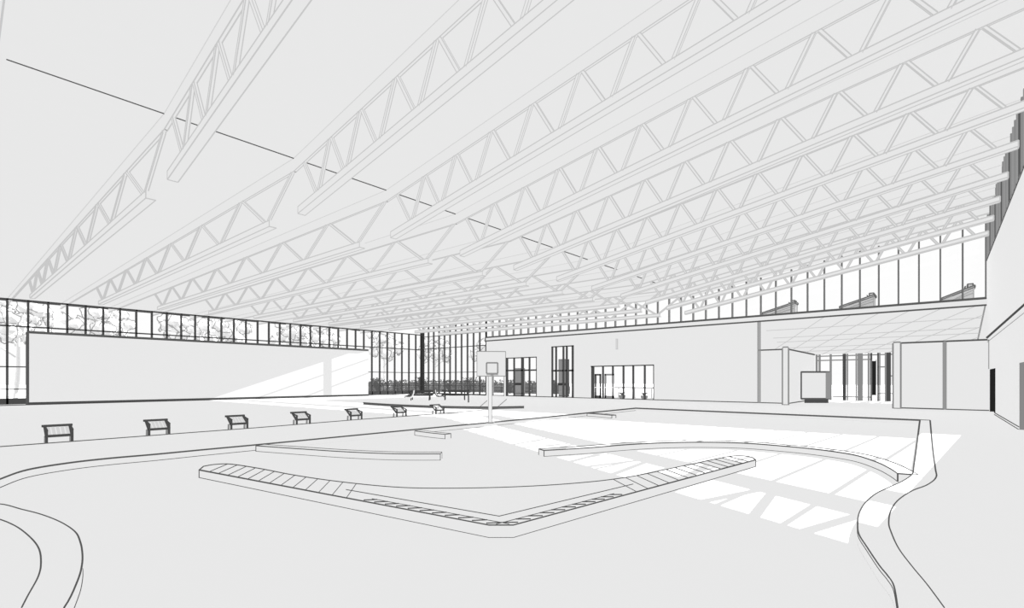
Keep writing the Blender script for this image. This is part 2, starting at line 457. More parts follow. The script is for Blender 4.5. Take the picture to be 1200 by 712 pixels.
m.line((XB - .12, YW, FASC), (XB - .12, YW, SILL), 1.5)
struct(m.build('trim_4', [PALE, INK]), 'pale fascia under the clerestory along the whole back wall', 'fascia')

# glazed openings of the back wall
def window_in(name, label, op, cols, rails, frame, w=0.09, px_cols=True, thick=()):
    root = empty(name, (XB + 0.15, (op[0] + op[1]) / 2, op[2]))
    xa, xb = XB + 0.02, XB + 0.18
    for k, c in enumerate(cols):
        y = wy(c) if px_cols else c; ww = w * (2.2 if k in thick else 1)
        m = MB(); m.box((xa, max(op[0], y - ww / 2), op[2]), (xb, min(op[1], y + ww / 2), op[3])); m.build('mullion', frame, root)
    for z, h in rails + ((op[3] - 0.09, 0.09),):
        m = MB(); m.box((xa, op[0], z), (xb, op[1], z + h)); m.build('rail', frame, root)
    m = MB(); m.face([(XB + 0.1, op[0], op[2]), (XB + 0.1, op[1], op[2]), (XB + 0.1, op[1], op[3]), (XB + 0.1, op[0], op[3])]); m.build('pane', GLASS, root)
    struct(root, label, 'window'); return root
window_in('window_5', 'low light-framed opening in the back wall behind the basketball board', op0, (577, 590.3), ((0.0, 0.08), (0.98, 0.05)), MID, 0.08)
window_in('window_6', 'five-bay glazed screen right of the basketball board', op1, (593.2, 601.8, 611.6, 619.8, 628.5), ((0.0, 0.08), (0.3, .05), (wz(611, 434.5), 0.15)), FRAME, 0.12, thick=(0, 2))
window_in('window_7', 'tall narrow glazed screen in the middle of the back wall', op2, (646.6, 651, 659.6, 663.5, 671.2), ((0.0, 0.06), (wz(659, 435), 0.16)), FRAME, 0.13, thick=(4,))
window_in('window_8', 'wide glazed screen with two doors at the right of the back wall', op3, (694, 706, 717.6, 730, 741.5, 755, 766), ((0.0, 0.06),), FRAME, 0.11, thick=(0,))
# the two glazed doors of that screen
def glazed_door(name, label, px0, px1, dark):
    ya, yb = wy(px1), wy(px0); root = empty(name, (XB - 0.02, ya, 0)); H = 2.17
    m = MB()
    for s in (ya, yb - 0.16): m.box((XB - .03, s, 0.05), (XB + .03, s + .16, H))
    m.box((XB - .03, ya, H - .14), (XB + .03, yb, H)); m.box((XB - .03, ya, .05), (XB + .03, yb, .28)); m.build('leaf_frame', dark, root)
    m = MB(); m.face([(XB, ya, .2), (XB, yb, .2), (XB, yb, H), (XB, ya, H)]); m.build('pane', GLASS, root)
    m = MB(); m.box((XB - .09, ya + .05, 0.95), (XB - .03, yb - 0.05, 1.03)); m.build('push_bar', WHITE, root)
    struct(root, label, 'door')
glazed_door('door_1', 'left glazed door with white push bar in the wide back screen', 697, 704.5, FRAME)
glazed_door('door_2', 'right glazed door with white push bar in the wide back screen', 708.5, 719.5, FRAME2)

# right wall
m = MB()
XD0, XD1 = 32.3, 35.4; XE0, XE1 = 21.0, 23.0
TH = 0.3
for a, b_ in ((X0, XE0), (XE1, XD0), (XD1, XB + 0.3)): m.box((a, YR - TH, 0), (b_, YR, SR))
for a, b_ in ((XE0, XE1), (XD0, XD1)): m.box((a, YR - TH, 2.17), (b_, YR, SR))
m.line((14, YR, SR), (XB - .2, YR, SR), 0.8)
struct(m.build('wall_right', [PALE, INK]), 'pale right wall with a dark doorway and a grey door', 'wall')
m = MB(); m.box((12, YR, 3.74), (36, YR + 0.07, 3.86)); m.line((12, YR + .07, 3.86), (36, YR + .07, 3.86), 2.0); m.line((12, YR + .07, 3.62), (36, YR + .07, 3.62), .6, 2)
struct(m.build('trim_5', [PALE, FRAME, MID]), 'pale ledge with dark top line along the right wall', 'ledge')
m = MB(); m.box((XE1, YR, 0), (XD0, YR + 0.03, 0.09)); m.line((XE1, YR + .03, .09), (XD0, YR + .03, .09), 0.8, 1); m.line((XE1, YR + .03, 0), (XD0, YR + .03, 0), 0.8, 1)
struct(m.build('baseboard_right', [PALE, INK]), 'low baseboard along the foot of the right wall', 'baseboard')
def flush_door(name, label, xa, xb, mm, y):
    root = empty(name, (xa, y, 0))
    m = MB(); m.box((xa + .06, y - .16, 0.01), (xb - .06, y - .10, 2.11)); m.build('leaf', mm, root)
    m = MB()
    m.box((xa, y - .3, 0), (xa + .06, y + .015, 2.17)); m.box((xb - .06, y - .3, 0), (xb, y + .015, 2.17)); m.box((xa, y - .3, 2.11), (xb, y + .015, 2.17)); m.build('frame', mm, root)
    m = MB(); m.tube([(xa + .2, y - .10, 1.0), (xa + .2, y - .05, 1.0), (xa + .32, y - .05, 1.0)], .012); m.build('handle', FRAME2, root)
    struct(root, label, 'door')
flush_door('door_3', 'open doorway in the right wall beside the low wall corner, its darkness painted black', XD0, XD1, BLACK, YR)  # open doorway: the black leaf stands in for the dark inside
flush_door('door_4', 'grey door in the right wall at the picture edge', XE0, XE1, GREYDOOR, YR)
# wall behind the eye closes the hall
m = MB(); m.box((X0 - 0.3, YR - .3, 0), (X0, YG + .3, 12)); struct(m.build('wall_behind', PALE), 'pale end wall behind the viewer', 'wall')
m = MB(); m.box((X0, YG - .1, 0), (-2.0, YG + .1, ZC)); struct(m.build('wall_far_left', PALE), 'pale wall continuing the left glazing out of view', 'wall')
m = MB(); m.box((X0, YR - .3, SR), (6.0, YR, ceil_z(YR))); struct(m.build('wall_right_upper', PALE), 'pale upper part of the right wall near the viewer', 'wall')

# ------------------------------------------------------------------ lobby on the right
ZL = 3.74; XL = 36.0
m = MB(); ya, yb = on_x(1107, HY, XL).y, on_x(1054, HY, XL).y
m.box((XL, ya, 0), (XL + .2, yb, ZL)); m.line((XL, ya, ZL), (XL, yb, ZL), 1.3); m.line((XL, ya, 0), (XL, yb, 0), 1.8); m.line((XL, ya, 0), (XL, ya, ZL), 2.4, 2)
struct(m.build('wall_lobby_front', [PALE, INK, MID]), 'low pale wall panel right of the lobby opening, beside the right column', 'wall')
m = MB(); m.box((XL, YR, 0), (XL + .2, ya, ZL)); m.line((XL, YR, ZL), (XL, ya, ZL), 1.3); m.line((XL, YR, 0), (XL, ya, 0), 1.5); m.line((XL, YR + .02, 2.2), (XL, YR + .02, ZL), .5, 2)
struct(m.build('wall_lobby_corner', [PALE, INK, MID]), 'low pale wall panel running into the right wall corner', 'wall')
yA = on_x(923, HY, XB).y
m = MB(); m.box((XB + .02, yA, 0), (XB + .22, Y1, ZL)); m.line((XB + .02, yA, ZL), (XB + .02, Y1, ZL), 1.2); m.line((XB + .02, yA, 0), (XB + .02, Y1, 0), 1.6)
struct(m.build('wall_lobby_left', [PALE, INK]), 'narrow low pale wall between the back wall and the left column', 'wall')
XS = 47.6
m = MB(); m.box((XB + .2, yA - .02, 0), (XS, yA + .18, ZL)); m.line((XB + .2, yA - .02, ZL), (XS, yA - .02, ZL), 1.3); m.line((XB + .2, yA - .02, 0), (XS, yA - .02, 0), 1.5)
struct(m.build('wall_lobby_side', [PALE, INK]), 'pale side wall running back into the lobby behind the counter', 'wall')
m = MB(); m.box((XB + 0.3, YR - .3, 0), (XS, YR, FASC)); struct(m.build('wall_lobby_right', PALE), 'pale right side wall of the lobby', 'wall')
# sloping grid soffit
def sof(x): return FASC - (FASC - ZL) * (x - XB) / (XS - XB)
m = MB()
P = [V((XB, YR, sof(XB))), V((XS, YR, sof(XS))), V((XS, Y1 + 3, sof(XS))), V((XB, Y1 + 3, sof(XB)))]
m.hexa(P + [p + V((0, 0, .12)) for p in P])
for x in (40.2, 42.2, 43.4, 45.2, 46.4): m.line((x, YR, sof(x)), (x, Y1, sof(x)), .8)
for k in range(9):
    y = YR + 0.6 + 1.45 * k
    yq = y - 4.5 + .62 * (XS - XB); xa = XB + max(0, (YR - (y - 4.5)) / .62)
    if xa < XS: m.line((xa, y - 4.5 + .62 * (xa - XB), sof(xa)), (XS, yq, sof(XS)), .75)
m.line((XB, YR + .05, sof(XB)), (XS, YR + .05, sof(XS)), .9, 2)
struct(m.build('ceiling_lobby', [PALE, SOFT, MID]), 'pale gridded soffit sloping down into the lobby', 'ceiling')
# side roof outside, its far reach added to block low sun
m = MB(); m.box((XB + .3, YR - .3, SILL - .12), (61, 37, SILL)); struct(m.build('ceiling_side_wing', PALE), 'flat side wing roof outside below the clerestory, stretched out to block low sun', 'roof')
# columns
def column(px, pyb, label):
    p = on_floor(px, pyb); root = empty('column', (p.x, p.y, 0))
    m = MB(); m.tube([(p.x, p.y, 0), (p.x, p.y, ZL - .02)], 0.15, 16)
    f = (p - EYE).normalized(); s = V((f.y, -f.x, 0)).normalized() * .15
    m.build('shaft', PALE, root)
    m = MB()
    for sg in (1, -1):
        for kk in (0.97,):
            m.line(V((p.x, p.y, 0)) + s * sg * kk, V((p.x, p.y, ZL - .02)) + s * sg * kk, 2.0)
    m.build('reveal_strip', [FRAME2, FRAME2], root)
    m = MB(); m.tube([(p.x, p.y, ZL - .02), (p.x, p.y, ZL + .06)], 0.17, 16); m.build('cap', FRAME2, root)
    m = MB(); m.tube([(p.x, p.y, 0), (p.x, p.y, .05)], 0.17, 16); m.build('base', FRAME2, root)
    tag(root, label, 'column', 'round columns at the lobby opening')
column(920.5, 474.3, 'round pale column at the left of the lobby opening')
column(1051, 478.5, 'round pale column at the right of the lobby opening')

# reception counter block with a rounded end
fa, fb = V((40.0, 7.40, 0)), V((41.05, 6.12, 0))
dd = (fb - fa).normalized(); nn = V((-dd.y, dd.x, 0)); nn = nn if nn.dot(FWD) > 0 else -nn
out = [fa, fb]
for k in range(1, 9):
    a = k / 8 * math.pi / 2; out.append(fb + dd * 0.55 * math.sin(a) + nn * 0.55 * (1 - math.cos(a)))
out += [out[-1] + V((.9, .25, 0)), fa + V((1.6, 0, 0))]
out = [V((p.x, min(p.y, yA - .05), 0)) for p in out]
root = empty('reception_counter', (fa.x, fa.y, 0))
m = MB(); m.prism([(p.x, p.y) for p in out], .3, 2.2)
for z in (.3, 2.2): m.poly([V((p.x, p.y, z)) for p in out], 1.5, closed=True)
m.line((fa.x, fa.y, .3), (fa.x, fa.y, 2.2), 1.2)
for k in range(2, 11):
    q = out[k]; m.line((q.x, q.y, .3), (q.x, q.y, 2.2), 1.8, 2)
m.build('body', [PALE, INK, MID], root)
cen = sum(out, V((0, 0, 0))) / len(out)
m = MB(); m.prism([tuple((cen + (p - cen) * .86).xy) for p in out], 0.0, .3); m.build('plinth', FRAME, root)  # recessed plinth, coloured dark for the shadow line under the body
tag(root, 'boxy pale reception counter with rounded dark end in the lobby', 'counter')

# glazed lobby entrance
root = empty('window_9', (XS, 3, 0))
def ls(px): return on_x(px, HY, XS).y
for px, w_, mm in ((957, .14, FRAME2), (960.5, .14, FRAME2), (973.5, .14, FRAME2), (989.5, .22, FRAME), (993, .1, FRAME2), (1003.5, .1, MID), (1008, .34, FRAME2), (1018, .12, FRAME2), (1021, .12, FRAME), (1029, .1, FRAME), (1031, .08, FRAME2), (1038, .12, FRAME2), (1041.5, .26, FRAME), (1047.5, .1, FRAME2)):
    m = MB(); y = ls(px); m.box((XS - .06, y - w_ / 2, 0), (XS + .06, y + w_ / 2, ZL)); m.build('mullion', mm, root)
for z, a, b_ in ((.25, 976, 1022), (3.2, 958, 1020), (3.55, 958, 1050), (.55, 1028, 1050), (1.9, 1041, 1052), (2.6, 1028, 1042)):
    m = MB(); m.box((XS - .05, ls(a), z), (XS + .05, ls(b_), z + .09)); m.build('rail', FRAME2, root)
m = MB(); m.face([(XS, ls(956), 0), (XS, ls(1053), 0), (XS, ls(1053), ZL), (XS, ls(956), ZL)]); m.build('pane', GLASS, root)
struct(root, 'glazed entrance screen at the back of the lobby', 'window')
root = empty('door_5', (XS - .2, ls(1024.5), 0))
m = MB(); m.box((XS - .3, ls(1027.3), 0.45), (XS - .22, ls(1022), 3.1)); m.build('leaf', BLACK, root)
m = MB(); m.box((XS - .32, ls(1027.3), 0.0), (XS - .2, ls(1026.7), 3.2)); m.box((XS - .32, ls(1022.4), 0.0), (XS - .2, ls(1021.8), 3.2)); m.build('frame', FRAME2, root)
struct(root, 'black door leaf standing in the lobby entrance screen', 'door')

# wall lamp
p = on_x(723, 403, XB)
root = empty('wall_lamp', (XB, p.y, p.z - .4))
m = MB(); m.box((XB - .05, p.y - .1, p.z - .46), (XB, p.y + .1, p.z + .46)); m.build('back_plate', SOFT, root)
m = MB(); m.tube([(XB - .09, p.y, p.z - .4), (XB - .09, p.y, p.z + .4)], .06, 10); m.build('lamp_cover', FAINT, root)
tag(root, 'slim vertical grey wall lamp high on the back wall above the wide glazed screen', 'lamp')

# furniture behind the back wall glass
def cabinet(name, px0, px1, z1, x, label, mm):
    ya, yb = on_x(px1, HY, x).y, on_x(px0, HY, x).y
    root = empty(name, (x, ya, 0)); m = MB(); m.box((x, ya, 0), (x + .6, yb, z1)); m.build('body', mm, root)
    m = MB(); m.box((x - .03, ya + .04, .12), (x, (ya + yb) / 2 - .02, z1 - .05)); m.build('door_leaf', FRAME2, root)
    m = MB(); m.box((x - .03, (ya + yb) / 2 + .02, .12), (x, yb - .04, z1 - .05)); m.build('door_leaf', FRAME2, root)
    m = MB(); m.box((x - .06, ya, 1.1), (x - .03, yb, 1.35)); m.build('handle_rail', FRAME3, root)
    tag(root, label, 'cabinet')
cabinet('tall_cabinet', 654.5, 663, 3.7, 40.2, 'tall dark grey cabinet behind the narrow glazed screen', INK)
cabinet('tall_cabinet', 602.5, 611, 2.9, 40.0, 'dark grey cabinet behind the five-bay glazed screen', FRAME2)
# counter rail and stools seen through the wide screen
ya, yb = on_x(766, HY, 40.5).y, on_x(720, HY, 40.5).y
root = empty('snack_counter', (40.5, ya, 0))
m = MB(); m.box((40.5, ya, .88), (41.1, yb, 1.02)); m.build('counter_top', SOFT, root)
for k in range(3):
    y = ya + .3 + (yb - ya - .6) * k / 2; m = MB(); m.box((40.7, y - .05, 0), (40.8, y + .05, .88)); m.build('leg', SOFT, root)
tag(root, 'long thin grey counter behind the wide glazed screen', 'counter')
for k, px in enumerate((729, 755)):
    p = on_x(px, HY, 39.6); root = empty('planter_bowl', (39.6, p.y, 0))
    m = MB(); m.tube([(39.6, p.y, 0), (39.6, p.y, .12), (39.6, p.y, .3)], [.2, .28, .33], 12); m.build('bowl', FRAME2, root)
    m = MB()
    for q in range(14):
        a = q * 2.4; m.tube([(39.6, p.y, .25), (39.6 + .2 * math.cos(a), p.y + .2 * math.sin(a), .5), (39.6 + .36 * math.cos(a), p.y + .36 * math.sin(a), .42 + .2 * random.random())], [.03, .03, .006], 4)
    m.build('leaves', FRAME, root)
    tag(root, ('left' if k == 0 else 'right') + ' of two dark plants on the floor behind the wide glazed screen', 'plant', 'plants behind the wide glazed screen')

# ------------------------------------------------------------------ rooftop skylights outside the clerestory
for k, (px0, px1) in enumerate(((894, 931), (985, 1024), (1105, 1141))):
    x = 44.0; ya, yb = on_x(px1, HY, x).y, on_x(px0, HY, x).y
    root = empty('roof_skylight', (x, ya, SILL))
    h = 1.62; z = SILL
    m = MB(); P = [V((x, ya, z)), V((x + 1, ya, z)), V((x + 1, yb, z)), V((x, yb, z)), V((x, ya, z + h - .1)), V((x + 1, ya, z + h - .1)), V((x + 1, yb, z + .86)), V((x, yb, z + .86))]
    m.hexl(P, .8); m.poly([V((x - .01, yb, z + .55)), V((x - .01, ya, z + 1.15))], 1.0); m.poly([V((x - .01, yb - .5, z + .8)), V((x - .01, ya, z + 1.35))], .8); m.build('kerb', [ROOFGREY, MID], root)
    m = MB(); d = V((0, 0, .12)); Q = [P[4], P[5], P[6], P[7]]; Q = [q + V((0, -.06 if i < 2 else .06, 0)) for i, q in enumerate(Q)]
    m.hexl(Q + [q + d for q in Q], 1.0); m.line((x, ya + .4, z + h), (x + 1, ya + .4, z + h), 1.0); m.build('lid', [ROOFGREY, INK], root)
    m = MB(); m.box((x + .2, ya + .02, z + h - .1), (x + .8, ya + .28, z + h + .16), .9); m.build('hinge_box', [ROOFGREY, INK], root)
    tag(root, ('left', 'middle', 'right')[k] + ' of three wedge skylights on the side roof outside the clerestory', 'skylight', 'wedge skylights on the side roof')

# ------------------------------------------------------------------ chairs along the left deck line
def rowpt(px):
    a, b_ = (0, 523.6), (600, 477.2)
    y = None
    pts = ((0, 523.5), (100, 516.2), (200, 508.7), (300, 501.3), (350, 497.5), (415, 492), (470, 488), (520, 484.6), (600, 477.4))
    for (x1, y1), (x2, y2) in zip(pts, pts[1:]):
        if x1 <= px <= x2: y = y1 + (y2 - y1) * (px - x1) / (x2 - x1)
    return on_floor(px, y)
deck = [rowpt(px) for px in (0, 100, 200, 300, 415, 520, 600)]
d0 = deck[0] + (deck[0] - deck[1]).normalized() * 6
m = MB(); m.poly([p + V((0, 0, .004)) for p in [d0] + deck], 1.1)
struct(m.build('trim_6', [INK, INK]), 'thin dark deck joint running under the row of low chairs', 'joint')
def chair(px_c, w_px, label):
    c = rowpt(px_c); W = 0.54
    root = empty('lounge_chair', (c.x, c.y, 0))
    x0, x1 = c.x - W / 2, c.x + W / 2; yf = c.y; zs = .17; zt = .42; yt = yf + .40
    for sx in (x0 + .025, x1 - .025):
        m = MB(); m.beam((sx, yf + .03, 0), (sx, yf + .03, zs + .15), .05, .05, 0); m.build('front_leg', FRAME, root)
        m = MB(); m.beam((sx, yf + .27, 0), (sx, yf + .25, zs), .045, .045, 0, side=(1, 0, 0)); m.build('rear_leg', FRAME2, root)
        m = MB(); m.beam((sx, yf + .06, zs), (sx, yt, zt), .05, .045, 0, side=(1, 0, 0)); m.build('back_post', FRAME, root)
        m = MB(); m.beam((sx, yf, zs + .15), (sx, yt - .03, zt - .02), .055, .03, 0, side=(1, 0, 0)); m.build('armrest', FRAME, root)
    m = MB(); m.box((x0, yf, zs - .02), (x1, yf + .05, zs + .045)); m.build('seat_rail', FRAME, root)
    m = MB()
    for k in range(4): m.box((x0 + .05, yf + .055 + .055 * k, zs), (x1 - .05, yf + .10 + .055 * k, zs + .022))
    m.build('seat', SOFT, root)
    m = MB(); m.beam((x0 - .025, yt, zt), (x1 + .025, yt, zt), .06, .05, .3); m.build('top_rail', [FRAME, FRAME], root)
    for k in range(5):
        x = x0 + .09 + (W - .18) * k / 4
        m = MB(); m.beam((x, yf + .08, zs + .03), (x, yt - .01, zt - .02), .06, .015, 0, side=(1, 0, 0)); m.build('back_slat', FAINT, root)
    tag(root, label, 'chair', 'low chairs in a row along the deck joint')
for i, px in enumerate((70, 187, 281, 356, 418, 471, 516)):
    lab = ['leftmost low slatted lounge chair on the deck joint, nearest the left picture edge', 'second low slatted lounge chair from the left on the deck joint', 'third low slatted lounge chair from the left on the deck joint', 'fourth low slatted lounge chair, middle of the row of seven', 'fifth low slatted lounge chair from the left on the deck joint', 'sixth low slatted lounge chair from the left, next to the last', 'rightmost low slatted lounge chair of the row, nearest the basketball post'][i]
    chair(px, 0, lab)

# far low kerb of the second basin
kp = [on_floor(*p) for p in ((426, 473.6), (455, 475.6), (490, 477.2), (530, 478.4), (575, 478.9), (614, 478.2))]
P = spline(kp, 6)
m = MB()
for a, b_ in zip(P, P[1:]):
    n_ = V((-(b_ - a).y, (b_ - a).x, 0)).normalized() * .3
    if n_.dot(FWD) < 0: n_ = -n_
    m.hexa([a, b_, b_ + n_, a + n_, a + V((0, 0, .1)), b_ + V((0, 0, .1)), b_ + n_ + V((0, 0, .1)), a + n_ + V((0, 0, .1))])
m.poly([p + V((0, 0, .1)) for p in P], 1.5); m.poly([p + V((0, 0, .01)) for p in P], 1.2)
m.origin = (P[0].x, P[0].y, 0)
tag(m.build('pool_kerb', [MID, INK]), 'low dark kerb on the far deck between the chairs and the glazed corner', 'kerb')
m = MB()
for a, b_ in (((561, 477.8), (570.5, 469.5)), ((582, 477.8), (593.5, 467.8))): m.line(on_floor(*a) + V((0, 0, .01)), on_floor(*b_) + V((0, 0, .01)), 1.1)
struct(m.build('trim_7', [MID, MID]), 'pair of grey path joints on the floor behind the basketball post', 'joint')

# ------------------------------------------------------------------ basketball hoop
c = on_floor(574.5, 495.5); f = (c - EYE).dot(FWD)
root = empty('basketball_hoop', (c.x, c.y, 0))
ang = 0.10; ex = (RGT * math.cos(ang) + FWD * math.sin(ang)).normalized(); en = V((ex.y, -ex.x, 0)); en = en if en.dot(FWD) < 0 else -en
def bp(u, v, d=0.0): return c + ex * u + V((0, 0, v)) + en * d
k = f / FPX
zt = 1.6 + (HY - 411.8) * k; zb = 1.6 + (HY - 440.5) * k; ul = (558.8 - 574.5) * k; ur = (592.3 - 574.5) * k
m = MB(); m.tube([c, c + V((0, 0, zb + .35))], .062, 14)
s = RGT
m.line(c - RGT * .066, c - RGT * .066 + V((0, 0, zb)), .8); m.line(c + RGT * .066, c + RGT * .066 + V((0, 0, zb)), .8)
m.build('post', [WHITE, MID], root)
m = MB(); m.tube([c, c + V((0, 0, .04))], .16, 16); m.build('base_plate', FRAME2, root)
m = MB(); Q = [bp(ul, zb, .08), bp(ur, zb, .08), bp(ur, zb, .12), bp(ul, zb, .12)]
m.hexl(Q + [q + V((0, 0, zt - zb)) for q in Q], .8); bd = m.build('backboard', [PALE, MID], root)
m = MB(); sl, sr = (570 - 574.5) * k, (583 - 574.5) * k; s0, s1 = 1.6 + (HY - 437.5) * k, 1.6 + (HY - 425) * k
for a, b_ in (((sl, s0), (sr, s0)), ((sr, s0), (sr, s1)), ((sr, s1), (sl, s1)), ((sl, s1), (sl, s0))):
    m.beam(bp(a[0], a[1], .125), bp(b_[0], b_[1], .125), .03, .055, 0, side=en)
m.build('target_square', MID, root)
m = MB(); cc = bp((sl + sr) / 2, s0 - .05, .36); m.tube([cc + (ex * math.cos(a) + en * math.sin(a)) * .21 for a in [2 * math.pi * q / 24 for q in range(25)]], .014, 6, cap=False)
m.beam(bp((sl + sr) / 2, s0 - .05, .12), bp((sl + sr) / 2, s0 - .05, .17), .1, .05); m.build('rim', MID, root)
tag(root, 'white poolside basketball post with square backboard and rim', 'basketball hoop')

# ------------------------------------------------------------------ tables and white chairs near the glazed corner
def picnic(px, py, L_, rot, label):
    c = on_floor(px, py); root = empty('picnic_table', (c.x, c.y, 0)); e = V((math.cos(rot), math.sin(rot), 0)); n_ = V((-e.y, e.x, 0))
    m = MB(); m.beam(c - e * L_ / 2 + V((0, 0, .72)), c + e * L_ / 2 + V((0, 0, .72)), .75, .06, .9); m.build('table_top', [FRAME2, DARK], root)
    for sg in (1, -1):
        m = MB(); m.beam(c - e * L_ / 2 + n_ * sg * .7 + V((0, 0, .42)), c + e * L_ / 2 + n_ * sg * .7 + V((0, 0, .42)), .28, .05, .8); m.build('bench', [FRAME2, DARK], root)
    for tt in (-.38, .38):
        for sg in (1, -1):
            m = MB(); m.beam(c + e * L_ * tt + n_ * sg * .15 + V((0, 0, .7)), c + e * L_ * tt + n_ * sg * .72 + V((0, 0, .02)), .09, .06, 0); m.build('leg', FRAME, root)
        m = MB(); m.beam(c + e * L_ * tt - n_ * .72 + V((0, 0, .38)), c + e * L_ * tt + n_ * .72 + V((0, 0, .38)), .07, .06); m.build('cross_beam', FRAME, root)
    tag(root, label, 'table', 'dark tables by the glazed corner')
def shell_chair(px, py, rot, label):
    c = on_floor(px, py); root = empty('shell_chair', (c.x, c.y, 0)); e = V((math.cos(rot), math.sin(rot), 0)); n_ = V((-e.y, e.x, 0))
    prof = [(-.30, .36), (-.16, .33), (.06, .31), (.2, .38), (.28, .58), (.32, .84)]
    m = MB()
    for (a, za), (b_, zb_) in zip(prof, prof[1:]):
        for q in range(4):
            u0, u1 = -.3 + .15 * q, -.3 + .15 * (q + 1); bow = lambda u: .12 * (u / .3) ** 2
            P = [c + n_ * a + e * u0 + V((0, 0, za + bow(u0))), c + n_ * a + e * u1 + V((0, 0, za + bow(u1))), c + n_ * b_ + e * u1 + V((0, 0, zb_ + bow(u1))), c + n_ * b_ + e * u0 + V((0, 0, zb_ + bow(u0)))]
            m.hexa(P + [p + V((0, 0, .035)) for p in P])
    m.poly([c + n_ * a - e * .3 + V((0, 0, za + .14)) for a, za in prof], 1.0); m.poly([c + n_ * a + e * .3 + V((0, 0, za + .14)) for a, za in prof], 1.0); m.line(c + n_ * .32 - e * .3 + V((0, 0, .98)), c + n_ * .32 + e * .3 + V((0, 0, .98)), 1.0); m.line(c - n_ * .3 - e * .3 + V((0, 0, .48)), c - n_ * .3 + e * .3 + V((0, 0, .4)), 1.0)
    m.build('shell', [WHITE, INK], root)
    m = MB(); m.tube([c, c + V((0, 0, .05)), c + V((0, 0, .38))], [.24, .06, .06], 12); m.build('pedestal', WHITE, root)
    tag(root, label, 'chair', 'white shell chairs by the glazed corner')
picnic(493, 468.6, 1.9, -.75, 'dark table on the left of the white shell chairs, below the black corner post')
picnic(533, 468.2, 2.1, -.75, 'long dark table right of the white shell chairs, nearest the basketball board')
shell_chair(480, 471.6, 3.85, 'left white shell chair beside the left dark table by the glazed corner')
shell_chair(515, 471.4, .71, 'right white shell chair between the two dark tables by the glazed corner')
# thin end post of a rail beside the right table
p = on_floor(549, 471.3); root = empty('bollard', (p.x, p.y, 0))
m = MB(); m.tube([p, p + V((0, 0, .85))], .05, 10); m.build('shaft', FRAME, root)
m = MB(); m.tube([p + V((0, 0, .85)), p + V((0, 0, .92))], [.075, .03], 10); m.build('cap', FRAME3, root)
tag(root, 'slim dark bollard at the right end of the long dark table', 'bollard')

# ------------------------------------------------------------------ outdoors
m = MB(); m.face([(-120, YG + .3, -.06), (220, YG + .3, -.06), (220, 260, -.06), (-120, 260, -.06)]); m.face([(52, -80, -.06), (220, -80, -.06), (220, YG + .3, -.06), (52, YG + .3, -.06)])
struct(m.build('ground', GROUND), 'pale ground outside the glazing', 'ground')

def tree(x, y, h, cr, label, nb=5, seed=0):
    R = random.Random(seed); root = empty('tree', (x, y, -.06)); c = V((x, y, -.06))
    m = MB(); top = c + V((R.uniform(-.3, .3), R.uniform(-.3, .3), h * .75))
    m.tube([c, c.lerp(top, .4) + V((.08, .05, 0)), c.lerp(top, .75), top], [.17, .13, .1, .05], 8)
    m.build('trunk', FAINT, root)
    for k in range(nb):
        a = R.uniform(0, 6.28); z = h * R.uniform(.38, .62); e = c + V((math.cos(a) * cr * .8, math.sin(a) * cr * .8, z + h * .22)); s = c + V((0, 0, z))
        m = MB(); m.tube([s, s.lerp(e, .5) + V((0, 0, -.1)), e], [.06, .045, .02], 6); m.build('branch', SOFT, root)
    m = MB()
    for k in range(48):
        a = R.uniform(0, 6.28); el = R.uniform(-.5, 1.2); rr = cr * R.uniform(.35, 1.0)
        bc = c + V((math.cos(a) * rr * math.cos(el), math.sin(a) * rr * math.cos(el), h * .68 + rr * .95 * math.sin(el))); br = cr * R.uniform(.13, .26)
        ph = [R.uniform(0, 6.28) for _ in range(3)]; N, Mm = 9, 5; b0 = len(m.v)
        for i in range(Mm + 1):
            fi = math.pi * i / Mm
            for j_ in range(N):
                th = 2 * math.pi * j_ / N; r = br * (1 + .22 * math.sin(4 * th + ph[0]) * math.sin(3 * fi + ph[1]))
                m.v.append(tuple(bc + V((r * math.sin(fi) * math.cos(th), r * math.sin(fi) * math.sin(th), .8 * r * math.cos(fi)))))
        for i in range(Mm):
            for j_ in range(N):
                j2 = (j_ + 1) % N; m.f.append((b0 + i * N + j_, b0 + i * N + j2, b0 + (i + 1) * N + j2, b0 + (i + 1) * N + j_)); m.m.append(0)
        ax = V((R.uniform(-1, 1), R.uniform(-1, 1), R.uniform(-.4, .4))).normalized(); u = ax.cross(V((0, 0, 1))).normalized(); w_ = ax.cross(u)
        loop = [bc + (u * math.cos(t_) + w_ * math.sin(t_)) * br * (1.1 + .2 * math.sin(5 * t_ + ph[2])) for t_ in [2 * math.pi * q / 14 for q in range(15)]]
        m.poly(loop, .75)
    m.build('crown', [LEAF, MID], root)
    tag(root, label, 'tree', 'trees outside the glazing')
spots = [(4.4, 61, 8.8, 2.5), (11.0, 67.5, 9.6, 2.9), (17.0, 61, 8.8, 2.5), (23.5, 68, 9.8, 3.0), (29.0, 61, 9.0, 2.6), (36.5, 68.5, 9.8, 2.9), (42.5, 61.5, 9.2, 2.5), (52, 61, 8.9, 2.4), (51.5, 49, 8.0, 2.1)]
nm = ['left of the left wall panel at the picture edge', 'second from the left above the wall panel', 'third from the left above the wall panel', 'fourth from the left above the wall panel', 'fifth from the left above the wall panel', 'sixth from the left, above the right end of the wall panel', 'seen just left of the black corner post', 'seen just right of the black corner post', 'seen right of the corner behind the full-height glazing']
for i, ((x, y, h, cr), l_) in enumerate(zip(spots, nm)): tree(x, y, h, cr * 1.15, 'pale tree outside, ' + l_, 5, 20 + i)

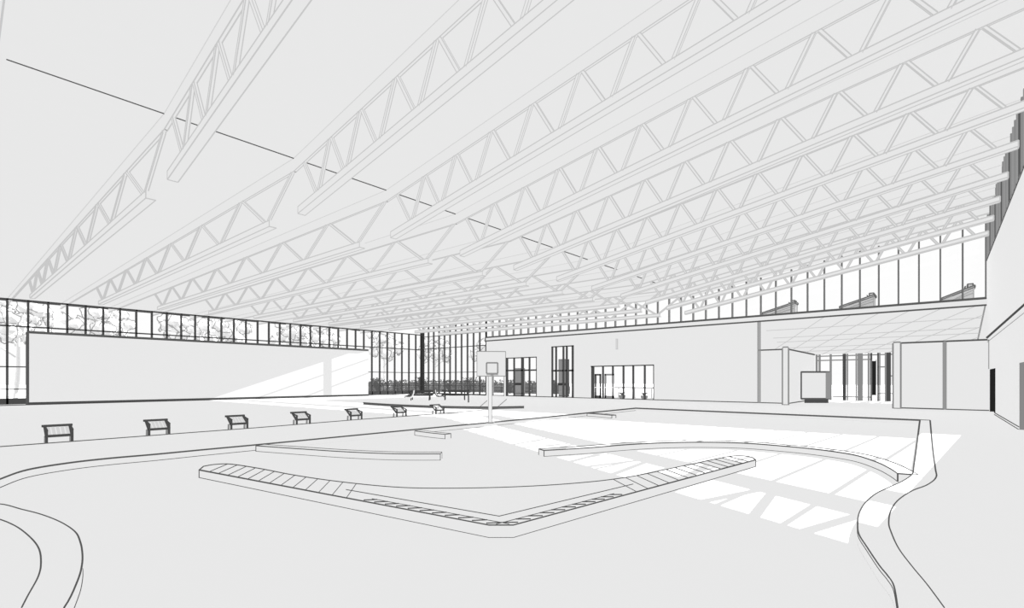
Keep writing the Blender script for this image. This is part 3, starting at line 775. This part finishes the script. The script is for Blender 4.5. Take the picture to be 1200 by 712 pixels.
def fence(a, b_, label):
    a, b_ = V(a), V(b_); root = empty('fence', tuple(a)); N = max(2, int((b_ - a).length / 1.6))
    for k in range(N + 1):
        p = a.lerp(b_, k / N); m = MB(); m.box((p.x - .04, p.y - .04, -.06), (p.x + .04, p.y + .04, 1.25)); m.build('post', FRAME, root)
    for z in (.25, .7, 1.15):
        m = MB(); m.beam(a + V((0, 0, z)), b_ + V((0, 0, z)), .05, .08); m.build('rail', FRAME, root)
    tag(root, label, 'fence')
fence((28, 53, 0), (47, 53, 0), 'dark rail fence outside the left glazing beyond the wall panel')
fence((47, 34, 0), (47, 52.4, 0), 'dark rail fence outside the full-height glazing right of the corner post')
def hedge(a, b_, h, label, seed):
    R = random.Random(seed); a, b_ = V(a), V(b_); n = int((b_ - a).length / .5); e = (b_ - a).normalized(); sd = V((-e.y, e.x, 0)); m = MB(); rows = []
    for i in range(n + 1):
        p = a.lerp(b_, i / n); hh = h * R.uniform(.8, 1.1); r0 = len(m.v)
        for u, z in ((-.5, 0), (-.6, .45), (-.42, .85), (0, 1), (.42, .85), (.6, .45), (.5, 0)):
            m.v.append(tuple(p + sd * (u * R.uniform(.85, 1.15)) + V((0, 0, -.06 + z * hh))))
        rows.append(r0)
    for r0, r1 in zip(rows, rows[1:]):
        for k in range(6): m.f.append((r0 + k, r0 + k + 1, r1 + k + 1, r1 + k)); m.m.append(0)
    m.f.append(tuple(rows[0] + k for k in range(7))); m.m.append(0); m.f.append(tuple(rows[-1] + k for k in range(7))); m.m.append(0)
    for k in range(int(n * 16)):
        t = R.random(); p = a.lerp(b_, t) + sd * R.uniform(-.62, .62) + V((0, 0, h * R.uniform(.15, 1.0))); d = V((R.uniform(-1, 1), R.uniform(-1, 1), R.uniform(-.2, 1))).normalized() * .28
        m.tube([p, p + d * .5, p + d], [.02, .07, .005], 4, m=1 if k % 3 else 2)
    m.origin = tuple(a); tag(m.build('hedge', [HEDGE, INK, PALE]), label, 'hedge')
hedge((27.5, 54.2, 0), (48, 54.2, 0), 1.6, 'long dark clipped hedge behind the fence left of the corner post', 5)
hedge((48.2, 33, 0), (48.2, 52.6, 0), 1.6, 'long dark clipped hedge behind the fence right of the corner post', 6)
def shrub(x, y, h, label, seed):
    R = random.Random(seed); m = MB(); c = V((x, y, -.06))
    for k in range(90):
        a = R.uniform(0, 6.28); rr = R.uniform(.2, .95); e = c + V((math.cos(a) * rr, math.sin(a) * rr, h * R.uniform(.45, 1))); mid = c + V((math.cos(a) * rr * .4, math.sin(a) * rr * .4, h * .45))
        m.tube([c, mid, e], [.02, .025, .012], 4)
        s = V((R.uniform(-1, 1), R.uniform(-1, 1), R.uniform(-.3, 1))).normalized() * .2
        m.tube([e, e + s * .5, e + s], [.02, .06, .004], 5)
    m.origin = tuple(c); o = m.build('shrub', [INK]); tag(o, label, 'shrub', 'dark shrubs by the outside fences')
for i, (x, y, h) in enumerate(((31.5, 50.5, 1.5), (34.5, 51, 1.9), (37.5, 51, 1.6), (41, 51, 2.0), (44.5, 49.5, 1.7), (44.5, 45.5, 2.0), (44.5, 42, 1.5), (44.8, 39, 1.7))):
    pos = ['first', 'second', 'third', 'fourth', 'fifth', 'sixth', 'seventh', 'eighth'][i]
    shrub(x, y, h, 'dark twiggy shrub outside the glazed corner, ' + pos + ' from the left along the fences', 60 + i)

# ------------------------------------------------------------------ light, sky, camera
sun = bpy.data.lights.new('sun', 'SUN'); sun.energy = 13.0; sun.angle = 0.0006
so = bpy.data.objects.new('sun', sun); C.objects.link(so); so.location = (60, 0, 30)
so.rotation_euler = V((-1, 0.078, -0.338)).to_track_quat('-Z', 'Y').to_euler()
w = bpy.data.worlds.new('world'); bpy.context.scene.world = w; w.use_nodes = True
w.node_tree.nodes['Background'].inputs[0].default_value = (1, 1, 1, 1)
w.node_tree.nodes['Background'].inputs[1].default_value = 1.0
sc = bpy.context.scene
w.light_settings.ao_factor = 1.0
w.light_settings.distance = 0.002
sc.cycles.use_fast_gi = True
sc.cycles.fast_gi_method = 'ADD'
sc.cycles.diffuse_bounces = 0
sc.cycles.glossy_bounces = 1
sc.cycles.transparent_max_bounces = 24
cam = bpy.data.cameras.new('camera'); co = bpy.data.objects.new('camera', cam); C.objects.link(co)
cam.sensor_width = 36; cam.lens = 36 * FPX / 1200; cam.shift_y = (HY - 356) / 1200; cam.clip_end = 2000; cam.clip_start = 0.05
co.location = EYE; co.rotation_euler = (math.pi / 2, 0, -math.atan2(FWD.x, FWD.y))
sc.camera = co
sc.view_settings.view_transform = 'Standard'; sc.view_settings.look = 'None'
sc.view_settings.exposure = 0; sc.view_settings.gamma = 1; sc.view_settings.use_curve_mapping = False
